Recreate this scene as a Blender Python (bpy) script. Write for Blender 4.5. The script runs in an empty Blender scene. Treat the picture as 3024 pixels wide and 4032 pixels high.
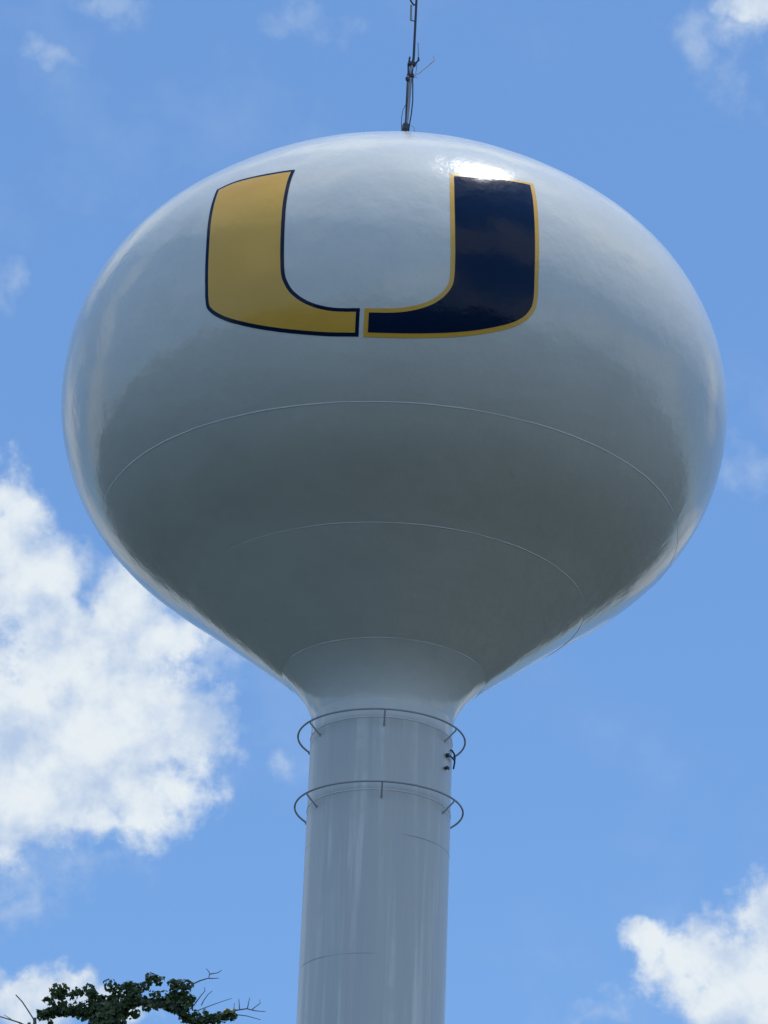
import bpy, bmesh, math, random
import numpy as np
from mathutils import Vector, Matrix
from mathutils.geometry import tessellate_polygon

R = math.radians
scene = bpy.context.scene
col = scene.collection
random.seed(7)
CAM_H = 1.6

# ------------------------------------------------------------------ camera
cam = bpy.data.cameras.new('camera')
cam_ob = bpy.data.objects.new('camera', cam)
col.objects.link(cam_ob)
cam.sensor_fit = 'VERTICAL'
cam.sensor_height = 24.0
cam.lens = 24.0 * 11500 / 4032
cam.clip_start = 0.1
cam.clip_end = 20000
PITCH, ROLL = R(25.91466), R(2.25)
fw = Vector((0, math.cos(PITCH), math.sin(PITCH)))
rt0 = Vector((1, 0, 0))
up0 = Vector((0, -math.sin(PITCH), math.cos(PITCH)))
rgt = math.cos(ROLL) * rt0 + math.sin(ROLL) * up0
upv = -math.sin(ROLL) * rt0 + math.cos(ROLL) * up0
m = Matrix((rgt, upv, -fw)).transposed().to_4x4()
m.translation = (0, 0, CAM_H)
cam_ob.matrix_world = m
scene.camera = cam_ob

# ------------------------------------------------------------------ light and exposure
SUN_EL, SUN_AZ = R(77.5), R(80.0)          # azimuth measured from +Y (away from camera) towards +X
SUN_STRENGTH = 2.3
SKY_STRENGTH = 0.15
EXPOSURE = 0.0
CLOUD_GAIN = 6.2
SKY_SAT, SKY_VAL, SKY_TINT = 1.0, 1.0, (0.71, 0.92, 1.10)

sun = bpy.data.lights.new('sun', 'SUN')
sun.energy = SUN_STRENGTH
sun.angle = R(0.53)
sun.color = (1.0, 0.96, 0.90)
sun_ob = bpy.data.objects.new('sun', sun)
col.objects.link(sun_ob)
sd = Vector((math.cos(SUN_EL) * math.sin(SUN_AZ), math.cos(SUN_EL) * math.cos(SUN_AZ), math.sin(SUN_EL)))
sun_ob.rotation_euler = sd.to_track_quat('Z', 'Y').to_euler()
sun_ob.location = (30, 40, 120)

vs = scene.view_settings
scene.display_settings.display_device = 'sRGB'
vs.view_transform = 'Standard'
vs.look = 'None'
vs.exposure = EXPOSURE
vs.gamma = 1.0
vs.use_curve_mapping = False
scene.cycles.max_bounces = 6
scene.cycles.use_denoising = True


# ------------------------------------------------------------------ node helper
class NT:
    def __init__(self, tree):
        self.t = tree
        tree.nodes.clear()

    def node(self, kind, ins=None, **props):
        n = self.t.nodes.new(kind)
        for k, v in props.items():
            setattr(n, k, v)
        for k, v in (ins or {}).items():
            self.set(n.inputs[k], v)
        return n

    def set(self, sock, v):
        if isinstance(v, bpy.types.NodeSocket):
            self.t.links.new(v, sock)
        else:
            sock.default_value = v

    def m(self, op, a, b=None, c=None, clamp=False):
        n = self.t.nodes.new('ShaderNodeMath')
        n.operation = op
        n.use_clamp = clamp
        for i, v in enumerate((a, b, c)):
            if v is not None:
                self.set(n.inputs[i], v)
        return n.outputs[0]

    def vm(self, op, a, b=None, scale=None):
        n = self.t.nodes.new('ShaderNodeVectorMath')
        n.operation = op
        self.set(n.inputs[0], a)
        if b is not None:
            self.set(n.inputs[1], b)
        if scale is not None:
            self.set(n.inputs[3], scale)
        return n.outputs[0]

    def noise(self, vec, scale, detail=4, rough=0.5, dist=0.0, lac=2.0):
        n = self.node('ShaderNodeTexNoise', {'Vector': vec, 'Scale': scale, 'Detail': detail,
                                             'Roughness': rough, 'Distortion': dist, 'Lacunarity': lac})
        return n

    def ss(self, x, lo, hi, a=0.0, b=1.0):
        n = self.node('ShaderNodeMapRange', {0: x, 1: lo, 2: hi, 3: a, 4: b}, interpolation_type='SMOOTHSTEP')
        return n.outputs[0]

    def mix(self, f, a, b, blend='MIX'):
        n = self.t.nodes.new('ShaderNodeMix')
        n.data_type = 'RGBA'
        n.blend_type = blend
        n.clamp_factor = True
        self.set(n.inputs[0], f)
        self.set(n.inputs[6], a)
        self.set(n.inputs[7], b)
        return n.outputs[2]


# ------------------------------------------------------------------ sky with fair-weather clouds
# cloud banks: azimuth, elevation, half-width, half-height (degrees), weight
CLOUDS = [(-8.45, 25.75, 0.8, 0.72, 0.9), (-7.95, 24.95, 1.05, 0.85, 1), (-7.57, 24.24, 1.5, 1.0, 1),
          (-7.05, 24.01, 0.9, 0.68, 1), (-5.24, 23.6, 1.04, 0.86, 1), (-4.6, 23.01, 1.09, 0.73, 0.9), (-6.6, 23.35, 1.25, 0.55, 1.0),
          (-6.5, 22.42, 2.56, 1.27, 1), (-4.68, 21.56, 1.61, 1.36, 1), (-6.85, 21.04, 3.21, 1.64, 1.1),
          (-4.78, 20.38, 1.84, 1.0, 0.95), (-7.68, 19.72, 2.22, 1.18, 1), (-5.48, 19.62, 1.83, 0.82, 0.7),
          (-7.01, 18.79, 1.92, 0.73, 0.45), (-3.61, 22.89, 0.69, 0.55, 0.45),
          (8.04, 17.89, 0.86, 1.18, 1), (6.73, 17.4, 1.24, 0.68, 1), (7.65, 16.83, 1.52, 1.09, 1.1),
          (5.71, 17.57, 0.57, 0.5, 0.9), (8.0, 16.22, 1.61, 0.82, 1),
          (8.75, 35.9, 1.34, 0.70, 0.85), (6.95, 35.2, 0.55, 0.6, 0.54), (7.9, 35.4, 1.0, 0.45, 0.5), (8.3, 34.7, 0.9, 0.7, 0.3),
          (-6.28, 16.01, 1.09, 0.68, 1.05), (-5.58, 16.41, 0.47, 0.32, 0.8), (-5.0, 15.9, 0.9, 0.35, 0.85),
          (-7.98, 34.2, 0.55, 0.27, 0.45), (-8.75, 34.34, 0.44, 0.18, 0.35), (-6.98, 35.4, 1.12, 0.32, 0.5),
          (-8.9, 29.92, 0.58, 0.45, 0.40), (-2.06, 20.94, 0.44, 0.45, 0.42), (8.01, 26.84, 0.71, 0.55, 0.38),
          (-2.33, 35.5, 0.89, 0.27, 0.3), (-7.21, 17.98, 0.86, 0.45, 0.35), (4.87, 16.28, 0.66, 0.27, 0.4)]


def build_world():
    w = bpy.data.worlds.new('World')
    scene.world = w
    w.use_nodes = True
    n = NT(w.node_tree)
    d = n.node('ShaderNodeTexCoord').outputs['Generated']
    sky = n.node('ShaderNodeTexSky', sky_type='NISHITA', sun_disc=False, sun_elevation=SUN_EL,
                 sun_rotation=SUN_AZ, altitude=0, air_density=1.0, dust_density=0.1, ozone_density=1.6)
    hs = n.node('ShaderNodeHueSaturation', {'Saturation': SKY_SAT, 'Value': SKY_VAL, 'Color': sky.outputs[0]})
    skyc = n.mix(1.0, hs.outputs[0], (*SKY_TINT, 1), 'MULTIPLY')
    skyc = n.mix(0.55, skyc, (1.16, 2.40, 4.95, 1))
    # domain warp, so the banks get ragged cauliflower outlines
    wn1 = n.noise(d, 26, 3, 0.5)
    wn2 = n.noise(d, 90, 3, 0.55)
    w1 = n.vm('SUBTRACT', wn1.outputs['Color'], (0.5, 0.5, 0.5))
    w2 = n.vm('SUBTRACT', wn2.outputs['Color'], (0.5, 0.5, 0.5))
    dw = n.vm('ADD', d, n.vm('SCALE', w1, scale=0.030))
    dw = n.vm('ADD', dw, n.vm('SCALE', w2, scale=0.014))
    dw = n.vm('NORMALIZE', dw)
    sp = n.node('ShaderNodeSeparateXYZ', {0: dw})
    az = n.m('MULTIPLY', n.m('ARCTAN2', sp.outputs[0], sp.outputs[1]), 180 / math.pi)
    el = n.m('MULTIPLY', n.m('ARCSINE', sp.outputs[2]), 180 / math.pi)
    field = thin = None
    for a, e, ra, re, wt in CLOUDS:
        u = n.m('MULTIPLY', n.m('SUBTRACT', az, a), 1 / ra)
        v = n.m('MULTIPLY', n.m('SUBTRACT', el, e), 1 / re)
        q = n.m('SQRT', n.m('ADD', n.m('MULTIPLY', u, u), n.m('MULTIPLY', v, v)))
        if wt < 0.55:                                   # faint wisps
            f = n.m('MULTIPLY', n.m('SUBTRACT', 1.0, n.m('MULTIPLY', q, 0.7)), wt)
            thin = f if thin is None else n.m('MAXIMUM', thin, f)
            continue
        f = n.m('SUBTRACT', wt, n.m('MULTIPLY', q, 0.8))
        field = f if field is None else n.m('SMOOTH_MAX', field, f, 0.18)
    # the same kind of broken cumulus over the rest of the sky
    g = n.noise(d, 3.2, 3, 0.5).outputs['Fac']
    gen = n.m('MULTIPLY', n.m('SUBTRACT', g, 0.50), 6.0)
    ga = n.m('ABSOLUTE', n.m('MULTIPLY', az, 1 / 11.5))
    ge = n.m('ABSOLUTE', n.m('MULTIPLY', n.m('SUBTRACT', el, 26), 1 / 12.5))
    away = n.ss(n.m('MAXIMUM', ga, ge), 1.0, 1.7, -3.0, 0.0)
    field = n.m('MAXIMUM', field, n.m('ADD', gen, away))
    field = n.m('MAXIMUM', field, -1.0)
    # detail
    fb = n.noise(d, 44, 11, 0.60, 0.2).outputs['Fac']
    fb2 = n.noise(d, 140, 9, 0.62).outputs['Fac']
    det = n.m('ADD', n.m('MULTIPLY', n.m('SUBTRACT', fb, 0.5), 1.35), n.m('MULTIPLY', n.m('SUBTRACT', fb2, 0.5), 0.45))
    dens = n.m('ADD', field, det)
    alpha = n.ss(dens, 0.0, 0.56)
    wisp = n.m('MULTIPLY', n.ss(n.noise(d, 14, 8, 0.6).outputs['Fac'], 0.5, 0.75), 0.16)
    alpha = n.m('MAXIMUM', alpha, wisp)
    tn = n.ss(n.m('ADD', n.m('MULTIPLY', thin, 1.2), n.m('MULTIPLY', det, 1.1)), -0.05, 0.8, 0.0, 0.62)
    alpha = n.m('MAXIMUM', alpha, tn)
    # light and grey parts of the cloud body: lit where the vapour is thinner above than here
    d_up = n.vm('ADD', d, (0.0, 0.0, 0.014))
    c0 = n.noise(d, 34, 5, 0.5).outputs['Fac']
    c1 = n.noise(d_up, 34, 5, 0.5).outputs['Fac']
    lit = n.m('ADD', n.m('MULTIPLY', n.m('SUBTRACT', c0, c1), 2.6), n.m('MULTIPLY', n.m('SUBTRACT', fb2, 0.5), 0.75))
    lit = n.m('ADD', lit, n.m('MULTIPLY', dens, 0.55))
    t = n.ss(lit, -0.38, 0.85)
    cc = n.mix(t, (0.50, 0.635, 0.86, 1), (0.86, 0.93, 0.98, 1))
    cc = n.vm('SCALE', cc, scale=CLOUD_GAIN)
    out = n.mix(alpha, skyc, cc)
    bg = n.node('ShaderNodeBackground', {'Color': out, 'Strength': SKY_STRENGTH})
    n.node('ShaderNodeOutputWorld', {'Surface': bg.outputs[0]})


build_world()


# ------------------------------------------------------------------ materials
def principled(name, color, rough=0.4, metallic=0.0, build=None, ior=1.5, coat=0.0):
    mt = bpy.data.materials.new(name)
    mt.use_nodes = True
    n = NT(mt.node_tree)
    b = n.node('ShaderNodeBsdfPrincipled', {'Base Color': (*color, 1), 'Roughness': rough, 'Metallic': metallic,
                                            'IOR': ior, 'Coat Weight': coat, 'Coat Roughness': 0.05})
    o = n.node('ShaderNodeOutputMaterial', {'Surface': b.outputs[0]})
    if build:
        build(n, b)
    return mt


def paint_nodes(base, amount=0.06, bump=0.02):
    def f(n, b):
        p = n.node('ShaderNodeTexCoord').outputs['Object']
        a = n.noise(p, 0.5, 6, 0.6).outputs['Fac']
        c = n.noise(p, 3.0, 6, 0.65).outputs['Fac']
        k = n.m('ADD', n.m('MULTIPLY', n.m('SUBTRACT', a, 0.5), amount * 2), n.m('MULTIPLY', n.m('SUBTRACT', c, 0.5), amount))
        v = n.m('ADD', 1.0, k)
        n.set(b.inputs['Base Color'], n.vm('SCALE', base, scale=v))
        rr = n.m('ADD', b.inputs['Roughness'].default_value, n.m('MULTIPLY', n.m('SUBTRACT', c, 0.5), 0.10))
        n.set(b.inputs['Roughness'], rr)
        if bump:
            bp = n.node('ShaderNodeBump', {'Height': n.noise(p, 1.1, 4, 0.55).outputs['Fac'], 'Strength': 1.0,
                                           'Distance': bump})
            n.set(b.inputs['Normal'], bp.outputs[0])
    return f


def shaft_nodes(base):
    # rain-washed streaks down the shaft: noise stretched along the height
    def f(n, b):
        p = n.node('ShaderNodeTexCoord').outputs['Object']
        st = n.vm('MULTIPLY', p, (1.0, 1.0, 0.035))
        a = n.noise(st, 3.6, 7, 0.62, 0.3).outputs['Fac']
        fine = n.noise(n.vm('MULTIPLY', p, (1.0, 1.0, 0.05)), 14.0, 4, 0.6).outputs['Fac']
        br = n.noise(p, 0.9, 5, 0.6).outputs['Fac']
        s = n.m('MULTIPLY', n.ss(a, 0.45, 0.72), n.ss(br, 0.32, 0.6, 0.3, 1.0))
        v = n.m('ADD', 0.93, n.m('MULTIPLY', s, 0.34))
        v = n.m('ADD', v, n.m('MULTIPLY', n.m('SUBTRACT', fine, 0.5), 0.10))
        n.set(b.inputs['Base Color'], n.vm('SCALE', base, scale=v))
        n.set(b.inputs['Roughness'], n.m('ADD', 0.28, n.m('MULTIPLY', s, 0.2)))
    return f


PAINT = (0.82, 0.82, 0.755)
SHAFT_PAINT = (0.73, 0.74, 0.70)
M = {
    'paint': principled('white_gloss_paint', PAINT, 0.15, build=paint_nodes(PAINT, 0.09, 0.028)),
    'shaft': principled('streaked_white_paint', SHAFT_PAINT, 0.3, build=shaft_nodes(SHAFT_PAINT)),
    'weld': principled('painted_weld', (0.92, 0.93, 0.93), 0.3, build=paint_nodes((0.92, 0.93, 0.93), 0.1, 0)),
    'gold': principled('gold_paint', (0.92, 0.50, 0.07), 0.2, build=paint_nodes((0.92, 0.50, 0.07), 0.08)),
    'navy': principled('navy_paint', (0.001, 0.015, 0.052), 0.14, build=paint_nodes((0.001, 0.015, 0.052), 0.2), ior=1.29),
    'rail': principled('rail_paint', (0.46, 0.49, 0.52), 0.45, build=paint_nodes((0.46, 0.49, 0.52), 0.15, 0)),
    'joint': principled('dark_joint', (0.42, 0.42, 0.40), 0.5, build=paint_nodes((0.42, 0.42, 0.40), 0.5, 0)),  # darker, noise-mottled tone for the lower shaft joints
    'dark_metal': principled('dark_steel', (0.045, 0.055, 0.07), 0.45, 0.4, build=paint_nodes((0.045, 0.055, 0.07), 0.2, 0)),
    'galv': principled('galvanised_steel', (0.34, 0.36, 0.39), 0.45, 0.5, build=paint_nodes((0.34, 0.36, 0.39), 0.2, 0)),
    'plastic': principled('grey_radome', (0.30, 0.34, 0.36), 0.5, build=paint_nodes((0.30, 0.34, 0.36), 0.1, 0)),
    'bark': principled('grey_bark', (0.19, 0.18, 0.17), 0.9, build=paint_nodes((0.19, 0.18, 0.17), 0.4, 0.01)),
    'concrete': principled('concrete', (0.35, 0.34, 0.32), 0.85, build=paint_nodes((0.35, 0.34, 0.32), 0.2, 0.01)),
}


def ivy_material():
    mt = bpy.data.materials.new('ivy_leaf')
    mt.use_nodes = True
    n = NT(mt.node_tree)
    g = n.node('ShaderNodeNewGeometry')
    r = g.outputs['Random Per Island']
    cr = n.node('ShaderNodeValToRGB', {0: r})
    e = cr.color_ramp.elements
    e[0].position, e[0].color = 0.0, (0.034, 0.066, 0.028, 1)
    e[1].position, e[1].color = 1.0, (0.28, 0.30, 0.16, 1)
    k = e.new(0.55); k.color = (0.080, 0.135, 0.046, 1)
    k = e.new(0.85); k.color = (0.15, 0.20, 0.085, 1)
    b = n.node('ShaderNodeBsdfPrincipled', {'Base Color': cr.outputs[0], 'Roughness': 0.30})
    tr = n.node('ShaderNodeBsdfTranslucent', {'Color': n.mix(0.5, cr.outputs[0], (0.20, 0.26, 0.05, 1))})
    ms = n.node('ShaderNodeMixShader', {0: 0.40, 1: b.outputs[0], 2: tr.outputs[0]})
    n.node('ShaderNodeOutputMaterial', {'Surface': ms.outputs[0]})
    return mt


def ground_material():
    def f(n, b):
        p = n.node('ShaderNodeTexCoord').outputs['Object']
        a = n.noise(p, 0.012, 6, 0.6).outputs['Fac']
        c = n.noise(p, 0.9, 6, 0.65).outputs['Fac']
        e = n.noise(p, 0.06, 5, 0.6).outputs['Fac']
        base = n.mix(n.ss(a, 0.4, 0.62), (0.010, 0.017, 0.005, 1), (0.014, 0.019, 0.007, 1))
        base = n.mix(n.ss(e, 0.52, 0.7), base, (0.020, 0.022, 0.011, 1))
        base = n.mix(n.m('MULTIPLY', c, 0.6), base, (0.008, 0.013, 0.004, 1))
        n.set(b.inputs['Base Color'], base)
    return principled('grass', (0.06, 0.08, 0.04), 0.9, build=f)


M['ivy'] = ivy_material()
M['grass'] = ground_material()


# ------------------------------------------------------------------ object helpers
def link(name, me, mats, parent=None, loc=(0, 0, 0)):
    o = bpy.data.objects.new(name, me)
    col.objects.link(o)
    for x in (mats if isinstance(mats, (list, tuple)) else [mats]):
        me.materials.append(M[x])
    o.location = loc
    if parent:
        o.parent = parent
    return o


def thing(name, label, cat, loc=(0, 0, 0), group=None):
    o = bpy.data.objects.new(name, None)
    o.empty_display_size = 0.5
    col.objects.link(o)
    o.location = loc
    o['label'] = label
    o['category'] = cat
    if group:
        o['group'] = group
    return o


class MB:
    """collects simple solids and links them as one mesh object"""

    def __init__(self):
        self.v, self.f = [], []

    def tube(self, pts, rad, seg=8, cap=True, closed=False):
        pts = [Vector(p) for p in pts]
        n = len(pts)
        rads = rad if isinstance(rad, (list, tuple)) else [rad] * n
        base = len(self.v)
        ref = None
        for i, p in enumerate(pts):
            a = pts[(i - 1) % n] if (i > 0 or closed) else p
            b = pts[(i + 1) % n] if (i < n - 1 or closed) else p
            t = (b - a).normalized()
            if ref is None:
                ref = t.orthogonal().normalized()
            ref = (ref - t * ref.dot(t)).normalized()
            bi = t.cross(ref)
            for k in range(seg):
                an = 2 * math.pi * k / seg
                self.v.append(p + (ref * math.cos(an) + bi * math.sin(an)) * rads[i])
        for i in range(n if closed else n - 1):
            j = (i + 1) % n
            for k in range(seg):
                l = (k + 1) % seg
                self.f.append((base + i * seg + k, base + i * seg + l, base + j * seg + l, base + j * seg + k))
        if cap and not closed:
            self.f.append(tuple(base + k for k in reversed(range(seg))))
            self.f.append(tuple(base + (n - 1) * seg + k for k in range(seg)))
        return self

    def box(self, c, s, rz=0.0, ry=0.0):
        base = len(self.v)
        rot = Matrix.Rotation(rz, 3, 'Z') @ Matrix.Rotation(ry, 3, 'Y')
        c = Vector(c)
        for x in (-1, 1):
            for y in (-1, 1):
                for z in (-1, 1):
                    self.v.append(c + rot @ Vector((x * s[0] / 2, y * s[1] / 2, z * s[2] / 2)))
        for q in ((0, 1, 3, 2), (4, 6, 7, 5), (0, 4, 5, 1), (2, 3, 7, 6), (0, 2, 6, 4), (1, 5, 7, 3)):
            self.f.append(tuple(base + i for i in q))
        return self

    def build(self, name, mat, parent=None, smooth=True):
        me = bpy.data.meshes.new(name)
        me.from_pydata([tuple(v) for v in self.v], [], self.f)
        if smooth:
            me.polygons.foreach_set('use_smooth', [True] * len(me.polygons))
            me.set_sharp_from_angle(angle=R(40))
        return link(name, me, mat, parent)


def tag(o, label=None, kind=None):
    if label:
        o['label'] = label
    if kind:
        o['kind'] = kind
    return o


# ------------------------------------------------------------------ ground
def make_ground():
    bm = bmesh.new()
    n = 48
    radii = [0, 20, 60, 150, 400, 1000, 3000, 9000]
    rings = []
    for r in radii[1:]:
        rings.append([bm.verts.new((r * math.cos(2 * math.pi * k / n), r * math.sin(2 * math.pi * k / n), 0)) for k in range(n)])
    c = bm.verts.new((0, 0, 0))
    for k in range(n):
        bm.faces.new((c, rings[0][k], rings[0][(k + 1) % n]))
        for a, b in zip(rings[:-1], rings[1:]):
            bm.faces.new((a[k], b[k], b[(k + 1) % n], a[(k + 1) % n]))
    me = bpy.data.meshes.new('ground')
    bm.to_mesh(me)
    bm.free()
    tag(link('ground', me, 'grass'), kind='structure')


make_ground()

# ------------------------------------------------------------------ water tower
TX, TY = 0.1363, 57.5917
ZC = 28.16448 + CAM_H                       # pole of the polar profile
ANG = np.radians(np.array([-75.5, -72.5, -69.5, -66.0, -62.0, -56.0, -48.0, -38.0, -25.0, -10.0, 5.0, 20.0, 35.0, 50.0, 70.0, 90.0]))
RHO = np.array([5.6964, 5.1958, 4.9249, 4.7689, 4.6533, 4.573, 4.5985, 4.7372, 5.1615, 6.136, 7.1263, 7.8273, 8.1853, 8.1465, 8.1386, 7.9078])


def spline_setup(x, y):
    n = len(x); h = np.diff(x); A = np.zeros((n, n)); b = np.zeros(n)
    A[0, 0] = A[-1, -1] = 1; A[0, 1] = -1
    for i in range(1, n - 1):
        A[i, i - 1] = h[i - 1]; A[i, i] = 2 * (h[i - 1] + h[i]); A[i, i + 1] = h[i]
        b[i] = 6 * ((y[i + 1] - y[i]) / h[i] - (y[i] - y[i - 1]) / h[i - 1])
    return h, np.linalg.solve(A, b)


SH, SM = spline_setup(ANG, RHO)


def rho_spline(a):
    i = np.clip(np.searchsorted(ANG, a) - 1, 0, len(ANG) - 2)
    t = a - ANG[i]; u = ANG[i + 1] - a; h = SH[i]
    return (SM[i] * u ** 3 + SM[i + 1] * t ** 3) / (6 * h) + (RHO[i] / h - SM[i] * h / 6) * u + (RHO[i + 1] / h - SM[i + 1] * h / 6) * t


A1, A2, A3 = (math.atan2(z - 28.16448, r) for r, z in ((6.351, 27.3645), (4.331, 25.6427), (2.173, 24.0346)))
tt = np.radians(np.linspace(-75.5, -66, 2000))
rr = rho_spline(tt) * np.cos(tt)
A4 = float(tt[np.argmax(rr >= 1.5)])         # where the flare meets the shaft
Z_NECK = float(ZC + rho_spline(np.array([A4]))[0] * math.sin(A4))


def build_profile():
    """spline bowl, straight cone between the two lower seams, curved neck with a break at either end"""
    def at(a):
        r = float(rho_spline(np.array([a]))[0])
        return np.array([r * math.cos(a), r * math.sin(a)])
    p2, p3, p4 = at(A2), at(A3), at(A4)
    ta, tb = R(42), R(81)                      # slopes of the neck at its top and foot
    d3 = -np.array([math.cos(ta), math.sin(ta)]); d4 = np.array([math.cos(tb), math.sin(tb)])
    k = np.linalg.solve(np.stack([d3, -d4], 1), p4 - p3)
    c = p3 + d3 * k[0]
    t = np.linspace(0, 1, 6000)[:, None]
    neck = (1 - t) ** 2 * p3 + 2 * t * (1 - t) * c + t * t * p4
    cone = p2 + (p3 - p2) * t
    av = np.linspace(A2, R(90), 30000)
    q = np.concatenate([neck[::-1], cone[::-1][1:]])
    aa = np.concatenate([np.arctan2(q[:, 1], q[:, 0]), av[1:]])
    rv = np.concatenate([np.hypot(q[:, 0], q[:, 1]), rho_spline(av[1:])])
    return aa, rv


PROF_A, PROF_R = build_profile()
assert np.all(np.diff(PROF_A) > 0)


def rho(a):
    return np.interp(a, PROF_A, PROF_R)
# courses of plates: (top angle, bottom angle, number of plates, angle of one seam)
BANDS = [(R(89.7), R(60), 9, R(7.7)), (R(60), R(19), 18, R(7.7)), (R(19), A1, 18, R(17.7)),
         (A1, A2, 12, R(22)), (A2, A3, 12, R(7)), (A3, A4, 6, R(30))]
rs = np.random.RandomState(11)
SEAM_H = [rs.uniform(-0.006, 0.0085, b[2]) for b in BANDS]


def sst(x):
    x = np.clip(x, 0, 1)
    return x * x * (3 - 2 * x)


def disp(th, a):
    """small unevenness of the shell: weld distortion at plate seams plus slow buckles (metres)"""
    d = 0.0016 * np.sin(7 * th + 3 * a + 1.0) + 0.0013 * np.sin(11 * th - 9 * a + 2.0) + 0.0011 * np.sin(17 * th + 13 * a) \
        + 0.0012 * np.sin(5 * th - 14 * a + 0.7) + 0.0007 * np.sin(29 * th - 21 * a + 4)
    for (a0, a1, n, off), hs in zip(BANDS, SEAM_H):
        msk = (a <= a0) & (a > a1)
        step = 2 * math.pi / n
        q = (th - off) / step
        i = np.floor(q).astype(int)
        f = q - i
        rad = rho(a) * np.cos(a)
        w = 0.55
        fade = sst((a0 - a) * 7.5 / 0.7) * sst((a - a1) * 7.5 / 0.7)
        e = -hs[i % n] * np.exp(-f * step * rad / w) - hs[(i + 1) % n] * np.exp(-(1 - f) * step * rad / w)
        d = d + np.where(msk, e * fade, 0)
    for s in (A1, A2, A3):
        d = d - 0.004 * np.exp(-np.abs(a - s) * 6 / 0.25)
    return d


def surf(th, a, off=0.0):
    r = rho(a) + disp(th, a) + off
    return np.stack([r * np.cos(a) * np.sin(th), -r * np.cos(a) * np.cos(th), ZC + r * np.sin(a)], -1)


def surf_normal(th, a, tlo=None, thi=None, alo=None, ahi=None):
    e = 6e-4
    t0, t1, b0, b1 = th - e, th + e, a - e, a + e
    if tlo is not None:
        t0 = np.maximum(t0, tlo + 1e-6); t1 = np.minimum(t1, thi - 1e-6)
        b0 = np.maximum(b0, alo + 1e-6); b1 = np.minimum(b1, ahi - 1e-6)
    u = surf(t1, a) - surf(t0, a)
    v = surf(th, b1) - surf(th, b0)
    n = np.cross(u, v)
    return n / np.linalg.norm(n, axis=-1, keepdims=True)


def mesh_with_normals(name, verts, faces, normals):
    me = bpy.data.meshes.new(name)
    me.from_pydata(verts.tolist(), [], faces)
    me.polygons.foreach_set('use_smooth', [True] * len(me.polygons))
    me.normals_split_custom_set_from_vertices([tuple(x) for x in normals])
    return me


tower = thing('water_tower', 'white spheroid water tower with gold and navy U emblem on a single shaft', 'water tower', (TX, TY, 0))

PLATE_NAMES = ['dome_plate', 'shoulder_plate', 'belly_plate', 'underside_plate', 'cone_plate', 'neck_plate']
for bi, (a0, a1, n, off) in enumerate(BANDS):
    step = 2 * math.pi / n
    nu = max(8, int(round(math.degrees(step) / 2.0)))
    nv = {0: 8, 1: 20, 2: 16, 3: 14, 4: 14, 5: 20}[bi]
    for i in range(n):
        t0, t1 = off + i * step, off + (i + 1) * step
        T, A = np.meshgrid(np.linspace(t0, t1, nu + 1), np.linspace(a1, a0, nv + 1))
        Ts = np.clip(T, t0 + 1e-6, t1 - 1e-6)
        As = np.clip(A, a1 + 1e-6, a0 - 1e-6)
        P = surf(Ts, As).reshape(-1, 3)
        N = surf_normal(Ts, As, t0, t1, a1, a0).reshape(-1, 3)
        F = [(r * (nu + 1) + c, r * (nu + 1) + c + 1, (r + 1) * (nu + 1) + c + 1, (r + 1) * (nu + 1) + c)
             for r in range(nv) for c in range(nu)]
        link(PLATE_NAMES[bi], mesh_with_normals(PLATE_NAMES[bi], P, F, N), 'paint', tower)

# crown cap that carries the mast
cap_z = float(surf(np.array([0.0]), np.array([R(89.7)]))[0, 2])
mb = MB()
mb.tube([(0, 0, cap_z - 0.12), (0, 0, cap_z + 0.015), (0, 0, cap_z + 0.03)], [0.32, 0.32, 0.26], 28)
mb.build('crown_cap', 'paint', tower)

# weld beads between the lower courses
for s in (A1, A2, A3):
    th = np.linspace(0, 2 * math.pi, 181)[:-1]
    mb = MB()
    jit = 0.003 * np.sin(th * 37 + s * 9) * np.sin(th * 11)
    sink = {A1: -0.0085, A2: -0.0100, A3: -0.0085}[s] + (0.0042 * np.sin(th + 0.2) if s == A2 else 0) + 0.0014 * np.sin(th * 3 + s * 20) + 0.0014 * np.sin(th * 13 + s * 50) - 0.004 \
        - 0.008 * np.exp(-((np.abs(np.angle(np.exp(1j * th))) - R(88)) / R(20)) ** 2)
    mb.tube(surf(th, np.full_like(th, s) + jit / 6, sink).tolist(), 0.0185, 6, closed=True)
    mb.build('weld_seam', 'weld', tower)

# shaft courses, down to the flared foot
zs = [Z_NECK, 24.156, 22.561, 21.646, 19.096, 16.55, 14.0, 11.45, 8.9, 6.35, 4.4]


def lathe(profile, seg=96):
    v, f = [], []
    for r, z in profile:
        for k in range(seg):
            v.append((r * math.cos(2 * math.pi * k / seg), r * math.sin(2 * math.pi * k / seg), z))
    for i in range(len(profile) - 1):
        for k in range(seg):
            l = (k + 1) % seg
            f.append((i * seg + k, i * seg + l, (i + 1) * seg + l, (i + 1) * seg + k))
    me = bpy.data.meshes.new('lathe')
    me.from_pydata(v, [], f)
    me.polygons.foreach_set('use_smooth', [True] * len(f))
    return me


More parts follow.
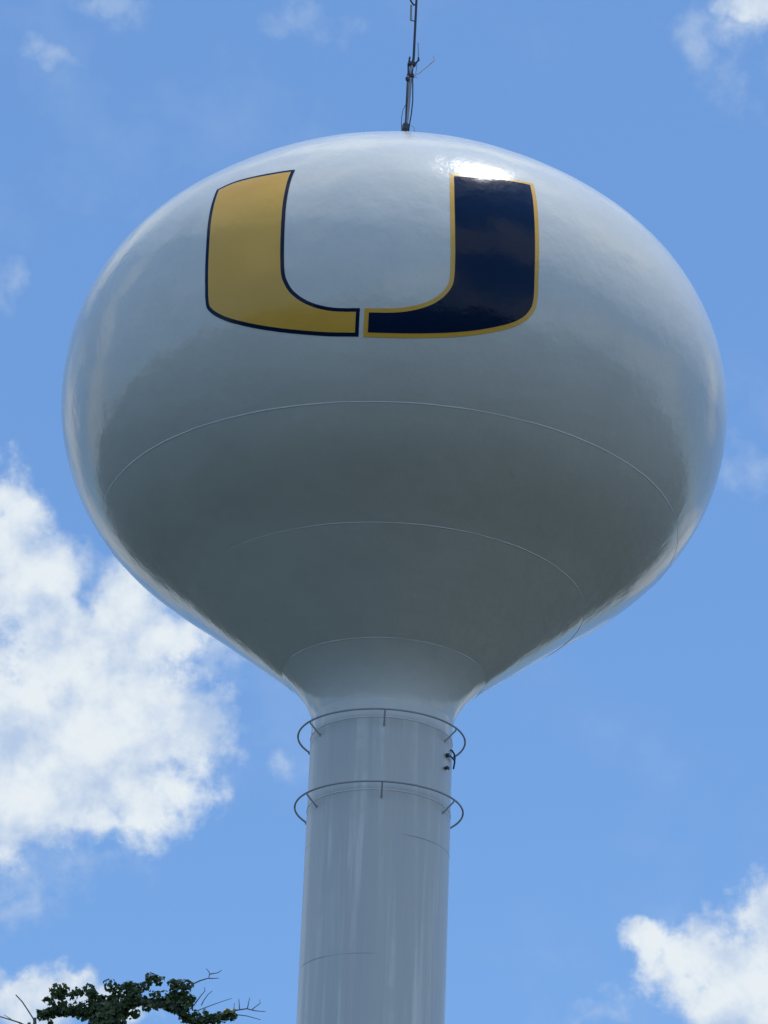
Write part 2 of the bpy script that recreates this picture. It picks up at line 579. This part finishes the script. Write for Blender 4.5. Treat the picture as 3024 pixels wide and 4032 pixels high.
for za, zb in zip(zs[1:], zs[:-1]):
    k = 0.0025
    link('shaft_section', lathe([(1.5, za), (1.5, zb)]), 'paint' if za > 24 else 'shaft', tower)
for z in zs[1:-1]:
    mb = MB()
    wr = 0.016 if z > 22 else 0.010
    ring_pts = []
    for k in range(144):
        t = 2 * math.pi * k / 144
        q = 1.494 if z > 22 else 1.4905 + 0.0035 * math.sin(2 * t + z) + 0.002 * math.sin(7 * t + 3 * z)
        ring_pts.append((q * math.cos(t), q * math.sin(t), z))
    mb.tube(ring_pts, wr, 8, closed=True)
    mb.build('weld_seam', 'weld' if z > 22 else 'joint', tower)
foot = [(1.5, 4.4), (1.52, 3.9), (1.6, 3.3), (1.78, 2.6), (2.05, 1.8), (2.4, 0.9), (2.7, 0.32), (2.74, 0.3)][::-1]
link('shaft_foot', lathe(foot), 'shaft', tower)
link('footing', lathe([(3.4, -0.3), (3.4, 0.28), (3.36, 0.3), (0.0, 0.3)]), 'concrete', tower)

# two ring rails on sloping brackets
for rad, z in ((1.765, 22.6252 + CAM_H), (1.746 + 0.012, 21.043 + CAM_H)):
    mb = MB()
    mb.tube([(rad * math.cos(2 * math.pi * k / 96), rad * math.sin(2 * math.pi * k / 96), z) for k in range(96)], 0.021, 8, closed=True)
    ring = mb.build('ring_rail', 'rail', tower)
    for k in range(6):
        an = R(60 * k - 90 + 1.5)
        u = Vector((math.cos(an), math.sin(an), 0))
        mb = MB()
        mb.tube([u * rad + Vector((0, 0, z)), u * (rad - 0.02) + Vector((0, 0, z - 0.05)), u * 1.53 + Vector((0, 0, z - 0.225)),
                 u * 1.495 + Vector((0, 0, z - 0.25))], 0.019, 6)
        mb.box(u * 1.503 + Vector((0, 0, z - 0.25)), (0.02, 0.05, 0.05), an)
        mb.build('rail_bracket', 'rail', ring)


# hook-shaped fitting at the right edge, between the rails
def on_shaft(deg, r, z):
    t = R(deg)
    return (r * math.sin(t), -r * math.cos(t), z)


mb = MB()
mb.tube([on_shaft(74, 1.49, 23.90), on_shaft(76, 1.53, 23.91), on_shaft(79, 1.565, 23.86), on_shaft(80, 1.575, 23.78),
         on_shaft(80, 1.57, 23.66), on_shaft(80, 1.55, 23.54)], 0.02, 8)
mb.tube([on_shaft(64, 1.49, 23.70), on_shaft(64, 1.56, 23.70), on_shaft(72, 1.57, 23.70), on_shaft(80, 1.57, 23.72)], 0.018, 8)
mb.box(on_shaft(65, 1.54, 23.69), (0.07, 0.10, 0.06), R(65 - 90))
mb.build('hook_fitting', 'dark_metal', tower)
mb = MB()
mb.tube([on_shaft(63, 1.49, 23.39), on_shaft(63, 1.56, 23.39)], 0.034, 10)
mb.box(on_shaft(63, 1.57, 23.39), (0.03, 0.10, 0.055), R(63 - 90))
mb.build('pipe_stub', 'dark_metal', tower)

# ------------------------------------------------------------------ the U emblem, two halves lying on the shell
GOLD = [[(-0.3327, 0.5732), (-0.3569, 0.5754), (-0.4138, 0.5777), (-0.4813, 0.5802), (-0.5413, 0.5783), (-0.5978, 0.5639)],
        [(-0.5978, 0.5639), (-0.5909, 0.5042), (-0.5815, 0.4294), (-0.5734, 0.363), (-0.5689, 0.3021), (-0.5662, 0.231), (-0.5659, 0.1969),
         (-0.563, 0.1728), (-0.5541, 0.1595), (-0.539, 0.1457), (-0.5087, 0.1264), (-0.4635, 0.1064), (-0.4041, 0.086), (-0.3384, 0.0691),
         (-0.2664, 0.0557), (-0.1952, 0.0466), (-0.1119, 0.0426)],
        [(-0.1119, 0.0426), (-0.1079, 0.116)],
        [(-0.1079, 0.116), (-0.1517, 0.117), (-0.1931, 0.1214), (-0.2345, 0.1329), (-0.2692, 0.1506), (-0.297, 0.1741), (-0.3123, 0.1988),
         (-0.3203, 0.2232), (-0.3237, 0.2681), (-0.3265, 0.3257), (-0.3294, 0.3792), (-0.3327, 0.4327), (-0.3342, 0.482), (-0.3349, 0.5266),
         (-0.3327, 0.5732)]]
NAVY = [[(0.1346, 0.5452), (0.2017, 0.553), (0.2788, 0.5629), (0.359, 0.5705), (0.4, 0.5718)],
        [(0.4, 0.5718), (0.3973, 0.5174), (0.393, 0.4514), (0.3898, 0.3848), (0.3883, 0.324), (0.3882, 0.2529), (0.3899, 0.199),
         (0.3873, 0.1686), (0.3774, 0.1468), (0.3615, 0.1273), (0.3279, 0.1047), (0.2796, 0.0849), (0.2243, 0.0678), (0.1618, 0.0546),
         (0.0991, 0.0463), (0.0294, 0.0413), (-0.0405, 0.0402), (-0.0986, 0.0418)],
        [(-0.0986, 0.0418), (-0.0949, 0.1158)],
        [(-0.0949, 0.1158), (-0.0289, 0.1151), (0.0184, 0.1199), (0.0586, 0.1303), (0.0916, 0.1455), (0.1174, 0.1671), (0.1316, 0.1894),
         (0.1357, 0.2129), (0.1355, 0.2637), (0.1338, 0.3202), (0.1322, 0.4374), (0.1346, 0.5452)]]
SX, SY = 7.0, 7.6


def densify(segs):
    out = []
    for s in segs:
        p = [np.array(q) for q in s]
        p = [2 * p[0] - p[1]] + p + [2 * p[-1] - p[-2]]
        for i in range(1, len(p) - 2):
            for j in range(5):
                t = j / 5
                out.append(0.5 * (2 * p[i] + (p[i + 1] - p[i - 1]) * t + (2 * p[i - 1] - 5 * p[i] + 4 * p[i + 1] - p[i + 2]) * t * t
                                  + (3 * p[i] - p[i - 1] - 3 * p[i + 1] + p[i + 2]) * t ** 3))
    return np.array(out)


def inset(poly, w):
    q = poly * np.array([SX, SY])
    area = 0.5 * np.sum(q[:, 0] * np.roll(q[:, 1], -1) - np.roll(q[:, 0], -1) * q[:, 1])
    s = 1 if area > 0 else -1
    e = np.roll(q, -1, 0) - q
    e /= np.linalg.norm(e, axis=1, keepdims=True)
    nr = s * np.stack([-e[:, 1], e[:, 0]], 1)
    npv = np.roll(nr, 1, 0)
    mit = nr + npv
    mit /= np.maximum((mit * nr).sum(1, keepdims=True), 0.35)
    return (q + w * mit) / np.array([SX, SY])


def decal(poly, off):
    bm = bmesh.new()
    vs_ = [bm.verts.new((p[0], p[1], 0)) for p in poly]
    for t in tessellate_polygon([[Vector((p[0], p[1], 0)) for p in poly]]):
        try:
            bm.faces.new([vs_[i] for i in t])
        except ValueError:
            pass
    for k in range(-36, 26):
        bmesh.ops.bisect_plane(bm, geom=bm.verts[:] + bm.edges[:] + bm.faces[:], plane_co=(R(k), 0, 0), plane_no=(1, 0, 0))
    for k in range(0, 36):
        bmesh.ops.bisect_plane(bm, geom=bm.verts[:] + bm.edges[:] + bm.faces[:], plane_co=(0, R(k), 0), plane_no=(0, 1, 0))
    bmesh.ops.triangulate(bm, faces=bm.faces[:])
    bmesh.ops.recalc_face_normals(bm, faces=bm.faces[:])
    if sum(fc.normal.z * fc.calc_area() for fc in bm.faces) < 0:
        bmesh.ops.reverse_faces(bm, faces=bm.faces[:])
    bm.verts.index_update()
    uv = np.array([(v.co.x, v.co.y) for v in bm.verts])
    fs = [tuple(v.index for v in fc.verts) for fc in bm.faces]
    bm.free()
    return mesh_with_normals('emblem_half', surf(uv[:, 0], uv[:, 1], off), fs, surf_normal(uv[:, 0], uv[:, 1]))


for segs, w, fill, edge, lab in ((GOLD, 0.075, 'gold', 'navy', 'gold left half of the U with a navy outline'),
                                 (NAVY, 0.088, 'navy', 'gold', 'navy right half of the U with a gold outline')):
    outer = densify(segs)
    half = link('emblem_half', decal(inset(outer, w), 0.010), fill, tower)
    half['label'] = lab
    link('emblem_outline', decal(outer, 0.005), edge, half)

# ------------------------------------------------------------------ antenna mast on the crown
apex = ZC + float(rho(np.array([R(90)]))[0]) + 0.02
mast = thing('antenna_mast', 'thin dark antenna mast with clamps and whip arms standing on the tank crown', 'antenna', (TX, TY, apex))


def ap(x, z, y=0.0):
    return (x, y, z + CAM_H - apex)


mb = MB(); mb.tube([(0, 0, 0.0), (0, 0, 0.02), (0, 0, 0.03)], [0.2, 0.2, 0.12], 16)
mb.build('base_plate', 'galv', mast)
mb = MB(); mb.tube([(0, 0, 0.02), ap(0.018, 37.909), ap(0.060, 38.7), ap(0.085, 39.42), ap(0.11, 39.80)], 0.045, 12)
mb.build('lower_pole', 'galv', mast)
mb = MB(); mb.tube([ap(0.10, 39.40, -0.02), ap(0.12, 39.75), ap(0.144, 40.0), ap(0.160, 41.65), ap(0.178, 43.6)], [0.034, 0.034, 0.031, 0.029, 0.024], 10)
mb.build('upper_pole', 'dark_metal', mast)
mb = MB(); mb.tube([ap(0.0, 36.2, -0.03), ap(0.006, 37.9, -0.05), ap(0.012, 38.07, -0.05), ap(0.010, 38.6, -0.05), ap(0.016, 39.3, -0.05)], 0.017, 8)
mb.build('conduit', 'dark_metal', mast)
mb = MB(); mb.tube([ap(0.139, 39.36, -0.03), ap(0.150, 39.1, -0.04), ap(0.159, 38.72, -0.05), ap(0.137, 38.35, -0.05), ap(0.103, 38.06, -0.05), ap(0.07, 37.6, -0.04),
                    ap(0.05, 36.6, -0.03)], 0.015, 8)
mb.build('cable', 'dark_metal', mast)
# upper clamp with two prongs
mb = MB(); mb.box(ap(0.105, 39.795, -0.01), (0.19, 0.12, 0.075), 0.2)
cl = mb.build('clamp', 'dark_metal', mast, False)
mb = MB(); mb.tube([ap(0.030, 39.78), ap(0.040, 39.90), ap(0.052, 40.0)], 0.022, 8)
mb.build('prong', 'dark_metal', cl)
mb = MB(); mb.tube([ap(0.185, 39.80), ap(0.23, 39.88), ap(0.262, 39.915)], 0.021, 8)
mb.tube([ap(0.262, 39.90), ap(0.258, 39.99)], 0.024, 8)
mb.build('prong', 'dark_metal', cl)
mb = MB(); mb.tube([ap(0.032, 39.47, -0.02), ap(0.022, 39.80, -0.02)], 0.022, 8)
mb.build('side_rod', 'dark_metal', mast)
# lower clamp, with a round coupling
mb = MB(); mb.box(ap(0.085, 39.455, -0.01), (0.16, 0.11, 0.07), -0.1)
cl = mb.build('clamp', 'dark_metal', mast, False)
mb = MB(); mb.tube([ap(0.022, 39.40, -0.06), ap(0.016, 39.37, -0.06), ap(0.016, 39.31, -0.06), ap(0.024, 39.27, -0.06)], [0.03, 0.05, 0.05, 0.028], 10)
mb.build('coupling', 'dark_metal', cl)
mb = MB(); mb.tube([ap(0.13, 39.44), ap(0.30, 39.56), ap(0.645, 39.935)], 0.014, 8)
arm = mb.build('side_arm', 'rail', mast)
mb = MB(); mb.tube([ap(0.632, 39.90), ap(0.617, 40.06)], 0.009, 6)
mb.build('whip_tip', 'rail', arm)
mb = MB(); mb.tube([ap(0.13, 39.45), ap(0.24, 39.42)], 0.012, 6)
mb.build('arm_strut', 'rail', mast)
mb = MB(); mb.tube([ap(0.262, 39.96), ap(0.236, 40.41)], 0.013, 8)
mb.build('whip_aerial', 'plastic', mast)
mb = MB(); mb.tube([ap(0.232, 39.84), ap(0.214, 39.6), ap(0.205, 39.5)], 0.008, 6)
mb.build('thin_cable', 'plastic', mast)
mb = MB(); mb.box(ap(0.042, 41.27), (0.05, 0.05, 0.44), 0, R(-1.0))
pn = mb.build('panel_aerial', 'plastic', mast)
mb = MB(); mb.tube([ap(0.042, 41.06), ap(0.08, 41.05), ap(0.150, 41.02)], 0.013, 6)
mb.build('panel_bracket', 'dark_metal', pn)
mb = MB(); mb.tube([ap(-0.01, 41.70), ap(0.045, 41.58), ap(0.10, 41.50), ap(0.155, 41.52)], 0.022, 6)
mb.build('panel_bracket', 'dark_metal', pn)
mb = MB(); mb.tube([ap(0.028, 38.62, -0.06), ap(-0.019, 38.57, -0.07), ap(-0.062, 38.43, -0.08), ap(-0.086, 38.25, -0.08), ap(-0.088, 38.05, -0.07), ap(-0.06, 37.7, -0.05)], 0.008, 6)
mb.build('cable_loop', 'dark_metal', mast)
mb = MB(); mb.tube([ap(0.13, 38.06, -0.04), ap(0.195, 38.015, -0.04), ap(0.228, 37.93, -0.03), ap(0.20, 37.5, -0.03), ap(0.10, 36.9, -0.02)], 0.008, 6)
mb.build('cable_loop', 'plastic', mast)
mb = MB(); mb.box(ap(0.01, 37.985, -0.05), (0.13, 0.12, 0.15), 0.3); mb.box(ap(0.0, 37.90, -0.05), (0.08, 0.10, 0.09), 0.1)
mb.build('junction_box', 'dark_metal', mast, False)

# ------------------------------------------------------------------ ivy-covered tree in front, at the lower left
TRX, TRY = -4.5, 50.0
tree = thing('ivy_tree', 'bare twigged dead tree with its trunk and arms clad in dark ivy', 'tree', (TRX, TRY, 0))


def tp(x, z, y=0.0):
    return Vector((x - TRX, y, z + CAM_H))


mb = MB()
mb.tube([(0.25, 0.1, -0.2), (0.22, 0.08, 0.4), (0.1, 0.05, 3), (-0.05, 0, 7), (0.0, 0.0, 11), (0.0, 0, 14.6), (0.0, 0.0, 15.9), (0.02, 0.0, 16.15)],
        [0.48, 0.36, 0.30, 0.26, 0.22, 0.17, 0.14, 0.07], 14)
mb.build('trunk', 'bark', tree)

leaf_v, leaf_f = [], []


def leaf(p, size, nrm):
    """one lobed ivy leaf, folded along its midrib"""
    nrm = nrm.normalized()
    t = nrm.orthogonal().normalized()
    t = Matrix.Rotation(random.uniform(0, 6.283), 3, nrm) @ t
    b = nrm.cross(t)
    s = size
    base = len(leaf_v)
    for x, y, z in ((0, -0.45, 0), (0.5, -0.15, 0.12), (0.32, 0.15, 0.08), (0, 0.6, -0.05), (-0.32, 0.15, 0.08), (-0.5, -0.15, 0.12)):
        leaf_v.append(p + (b * x + t * y + nrm * z) * s)
    leaf_f.extend([(base, base + 1, base + 2, base + 3), (base, base + 3, base + 4, base + 5)])


def rvec():
    while True:
        v = Vector((random.uniform(-1, 1), random.uniform(-1, 1), random.uniform(-1, 1)))
        if 0.05 < v.length < 1:
            return v


def clump(c, r, n, size=(0.055, 0.10), sq=0.85):
    for _ in range(n):
        v = rvec()
        v = v.normalized() * (v.length ** 0.6)
        leaf(c + Vector((v.x * r, v.y * r, v.z * r * sq)), random.uniform(*size), v + rvec() * 0.7 + Vector((0, 0, 0.35)))


def along(pts, r, per_m, size=(0.055, 0.10)):
    for a, b in zip(pts[:-1], pts[1:]):
        n = int((b - a).length * per_m)
        for _ in range(n):
            t = random.random()
            d = (b - a).normalized()
            v = rvec()
            v = (v - d * v.dot(d))
            v = v.normalized() * random.uniform(0.35, 1.0)
            leaf(a.lerp(b, t) + v * r, random.uniform(*size), v + rvec() * 0.6 + Vector((0, 0, 0.2)))


def limb(pts, r0, r1, name='limb', parent=None):
    n = len(pts)
    mb = MB()
    mb.tube(pts, [r0 + (r1 - r0) * i / (n - 1) for i in range(n)], 8)
    return mb.build(name, 'bark', parent or tree)


# ivy mantle round the trunk
for z0, z1, per, rad, sz in ((0.3, 13.2, 170, 0.38, (0.10, 0.17)), (13.2, 16.05, 1700, 0.35, (0.06, 0.115))):
    along([Vector((0, 0, z0)), Vector((0, 0, (z0 + z1) / 2)), Vector((0, 0, z1))], rad, per, sz)
clump(tp(-4.52, 14.42), 0.26, 260)

# arms that carry ivy
larm = [tp(-4.5, 14.2), tp(-4.72, 14.40, 0.05), tp(-5.03, 14.36, 0.15), tp(-5.34, 14.40, 0.25), tp(-5.60, 14.34, 0.3), tp(-5.76, 14.31, 0.3)]
limb(larm, 0.085, 0.03)
along(larm, 0.10, 330)
rarm0 = [tp(-4.5, 14.2), tp(-4.25, 14.45, -0.05), tp(-4.0, 14.55, -0.1), tp(-3.69, 14.475, -0.15), tp(-3.47, 14.47, -0.15), tp(-3.26, 14.365, -0.2), tp(-3.07, 14.235, -0.2),
         tp(-2.85, 14.19, -0.2), tp(-2.58, 14.22, -0.25), tp(-2.25, 14.30, -0.3)]
limb(rarm0, 0.09, 0.022)
along(rarm0[:3], 0.12, 380)
along(rarm0[2:], 0.10, 300)
for x, z, r, n, y in ((-5.58, 14.58, .085, 22, .3), (-5.46, 14.71, .085, 26, .25), (-5.34, 14.70, .09, 28, .2), (-5.17, 14.66, .09, 24, .2), (-5.06, 14.72, .09, 28, .1),
                      (-4.87, 14.78, .085, 26, .1), (-4.80, 14.64, .09, 26, .05), (-4.70, 14.55, .12, 40, 0), (-5.36, 14.53, .12, 42, .2), (-5.57, 14.30, .085, 26, .3),
                      (-5.44, 14.44, .10, 32, .3), (-5.05, 14.45, .12, 44, .1), (-5.22, 14.40, .10, 34, .2), (-4.93, 14.25, .10, 30, 0), (-4.86, 14.42, .14, 70, 0),
                      (-5.50, 14.20, .05, 8, .3), (-4.49, 14.80, .10, 34, 0), (-4.36, 14.72, .12, 46, 0), (-4.45, 14.60, .15, 80, 0), (-4.20, 14.80, .11, 40, -.1),
                      (-4.06, 14.74, .12, 44, -.1), (-4.14, 14.83, .08, 22, -.1), (-3.99, 14.72, .12, 40, -.1), (-3.77, 14.91, .10, 36, -.1), (-3.62, 14.88, .09, 28, -.15),
                      (-3.84, 14.80, .10, 32, -.1), (-4.04, 14.58, .14, 60, -.1), (-3.81, 14.40, .08, 22, -.1), (-3.80, 14.52, .08, 18, -.1), (-4.05, 14.35, .11, 30, -.05),
                      (-3.70, 14.68, .07, 12, -.15), (-3.60, 14.56, .08, 16, -.15), (-4.17, 14.30, .08, 22, 0), (-3.37, 14.85, .08, 26, -.2), (-3.26, 14.85, .09, 30, -.2),
                      (-3.13, 14.79, .10, 36, -.2), (-3.28, 14.70, .15, 90, -.2), (-3.34, 14.58, .15, 90, -.2), (-3.16, 14.60, .13, 60, -.2), (-3.02, 14.57, .08, 22, -.2),
                      (-3.20, 14.47, .12, 46, -.2), (-3.45, 14.50, .09, 26, -.2), (-3.07, 14.42, .09, 24, -.2), (-2.95, 14.30, .08, 18, -.2), (-2.78, 14.36, .05, 8, -.2),
                      (-3.13, 14.20, .09, 26, -.2), (-2.93, 14.16, .09, 26, -.2), (-2.60, 14.24, .08, 26, -.25), (-2.50, 14.30, .07, 20, -.25), (-2.38, 14.27, .07, 20, -.3),
                      (-2.28, 14.28, .06, 14, -.3), (-2.72, 14.17, .08, 20, -.2)):
    clump(tp(x, z, y + random.uniform(-0.12, 0.12)), r * 1.2, int(n * 0.95), (0.055, 0.105))

for _ in range(9):
    x = random.uniform(-5.5, -3.2)
    clump(tp(x, 14.33 + random.uniform(0.05, 0.40), random.uniform(-0.2, 0.3)), random.uniform(0.08, 0.14), random.randint(14, 34), (0.06, 0.115))

# bare twigs
TWIGS = [([(-3.10, 14.74), (-3.034, 14.843), (-2.902, 14.911), (-2.754, 14.963), (-2.745, 15.057), (-2.81, 15.133)], -.2, .016, .006),
         ([(-2.743, 15.034), (-2.609, 15.063), (-2.536, 15.113)], -.2, .010, .005), ([(-2.754, 14.956), (-2.66, 14.96), (-2.573, 14.971)], -.2, .010, .005),
         ([(-3.05, 14.40), (-2.94, 14.551), (-2.872, 14.663), (-2.809, 14.743), (-2.827, 14.805)], -.15, .012, .005),
         ([(-2.86, 14.48), (-2.821, 14.572), (-2.752, 14.683), (-2.681, 14.748)], -.15, .010, .005),
         ([(-2.90, 14.36), (-2.693, 14.453), (-2.487, 14.539), (-2.324, 14.6)], -.25, .009, .004),
         ([(-2.45, 14.30), (-2.296, 14.361), (-2.057, 14.409), (-1.905, 14.377), (-1.724, 14.369)], -.3, .016, .006),
         ([(-2.043, 14.41), (-2.03, 14.50), (-2.016, 14.604)], -.3, .010, .005), ([(-2.177, 14.389), (-2.19, 14.48), (-2.203, 14.581)], -.3, .010, .005),
         ([(-1.967, 14.395), (-1.822, 14.519), (-1.841, 14.58)], -.3, .009, .004), ([(-2.281, 14.362), (-2.274, 14.501)], -.3, .008, .004),
         ([(-2.30, 14.30), (-2.05, 14.28), (-1.80, 14.22)], -.3, .010, .005),
         ([(-5.81, 14.20), (-5.825, 14.25), (-5.945, 14.415), (-6.048, 14.55), (-6.172, 14.669)], .3, .013, .010),
         ([(-5.80, 14.02), (-5.917, 14.099), (-6.043, 14.164), (-6.182, 14.204), (-6.383, 14.258), (-6.6, 14.29)], .3, .018, .008),
         ([(-6.182, 14.204), (-6.26, 14.25), (-6.341, 14.30)], .3, .008, .005), ([(-6.05, 14.16), (-6.10, 14.08), (-6.18, 14.03)], .3, .008, .005),
         ([(-5.60, 14.34), (-5.66, 14.38), (-5.72, 14.36)], .3, .012, .006)]
for pts, y, r0, r1 in TWIGS:
    limb([tp(x, z, y) for x, z in pts], r0, r1, 'twig')
limb([tp(-4.52, 12.6), tp(-5.2, 13.1, .1), tp(-5.66, 13.6, .25), tp(-5.787, 14.05, .3), tp(-5.797, 14.266, .3)], 0.09, 0.026)
limb([tp(-5.60, 13.5, .22), tp(-5.83, 13.8, .3), tp(-5.877, 14.067, .3), tp(-5.894, 14.175, .3)], 0.05, 0.030)

# lower arms, under the picture's edge
for k in range(9):
    z = 5.5 + k * 0.85
    an = k * 2.4 + 0.6
    ln = random.uniform(1.2, 2.2)
    d = Vector((math.cos(an), math.sin(an), 0))
    pts = [Vector((0, 0, z)), Vector((0, 0, z + 0.35)) + d * ln * 0.4, Vector((0, 0, z + 0.5)) + d * ln * 0.75, Vector((0, 0, z + 0.75)) + d * ln]
    limb(pts, 0.09, 0.025)
    along(pts, 0.14, 110, (0.09, 0.15))
    for q in pts[1:]:
        clump(q, 0.30, 50, (0.09, 0.15))
me = bpy.data.meshes.new('ivy_foliage')
me.from_pydata([tuple(v) for v in leaf_v], [], leaf_f)
tag(link('ivy_foliage', me, 'ivy', tree), kind='stuff')
print('leaves', len(leaf_f) // 2)
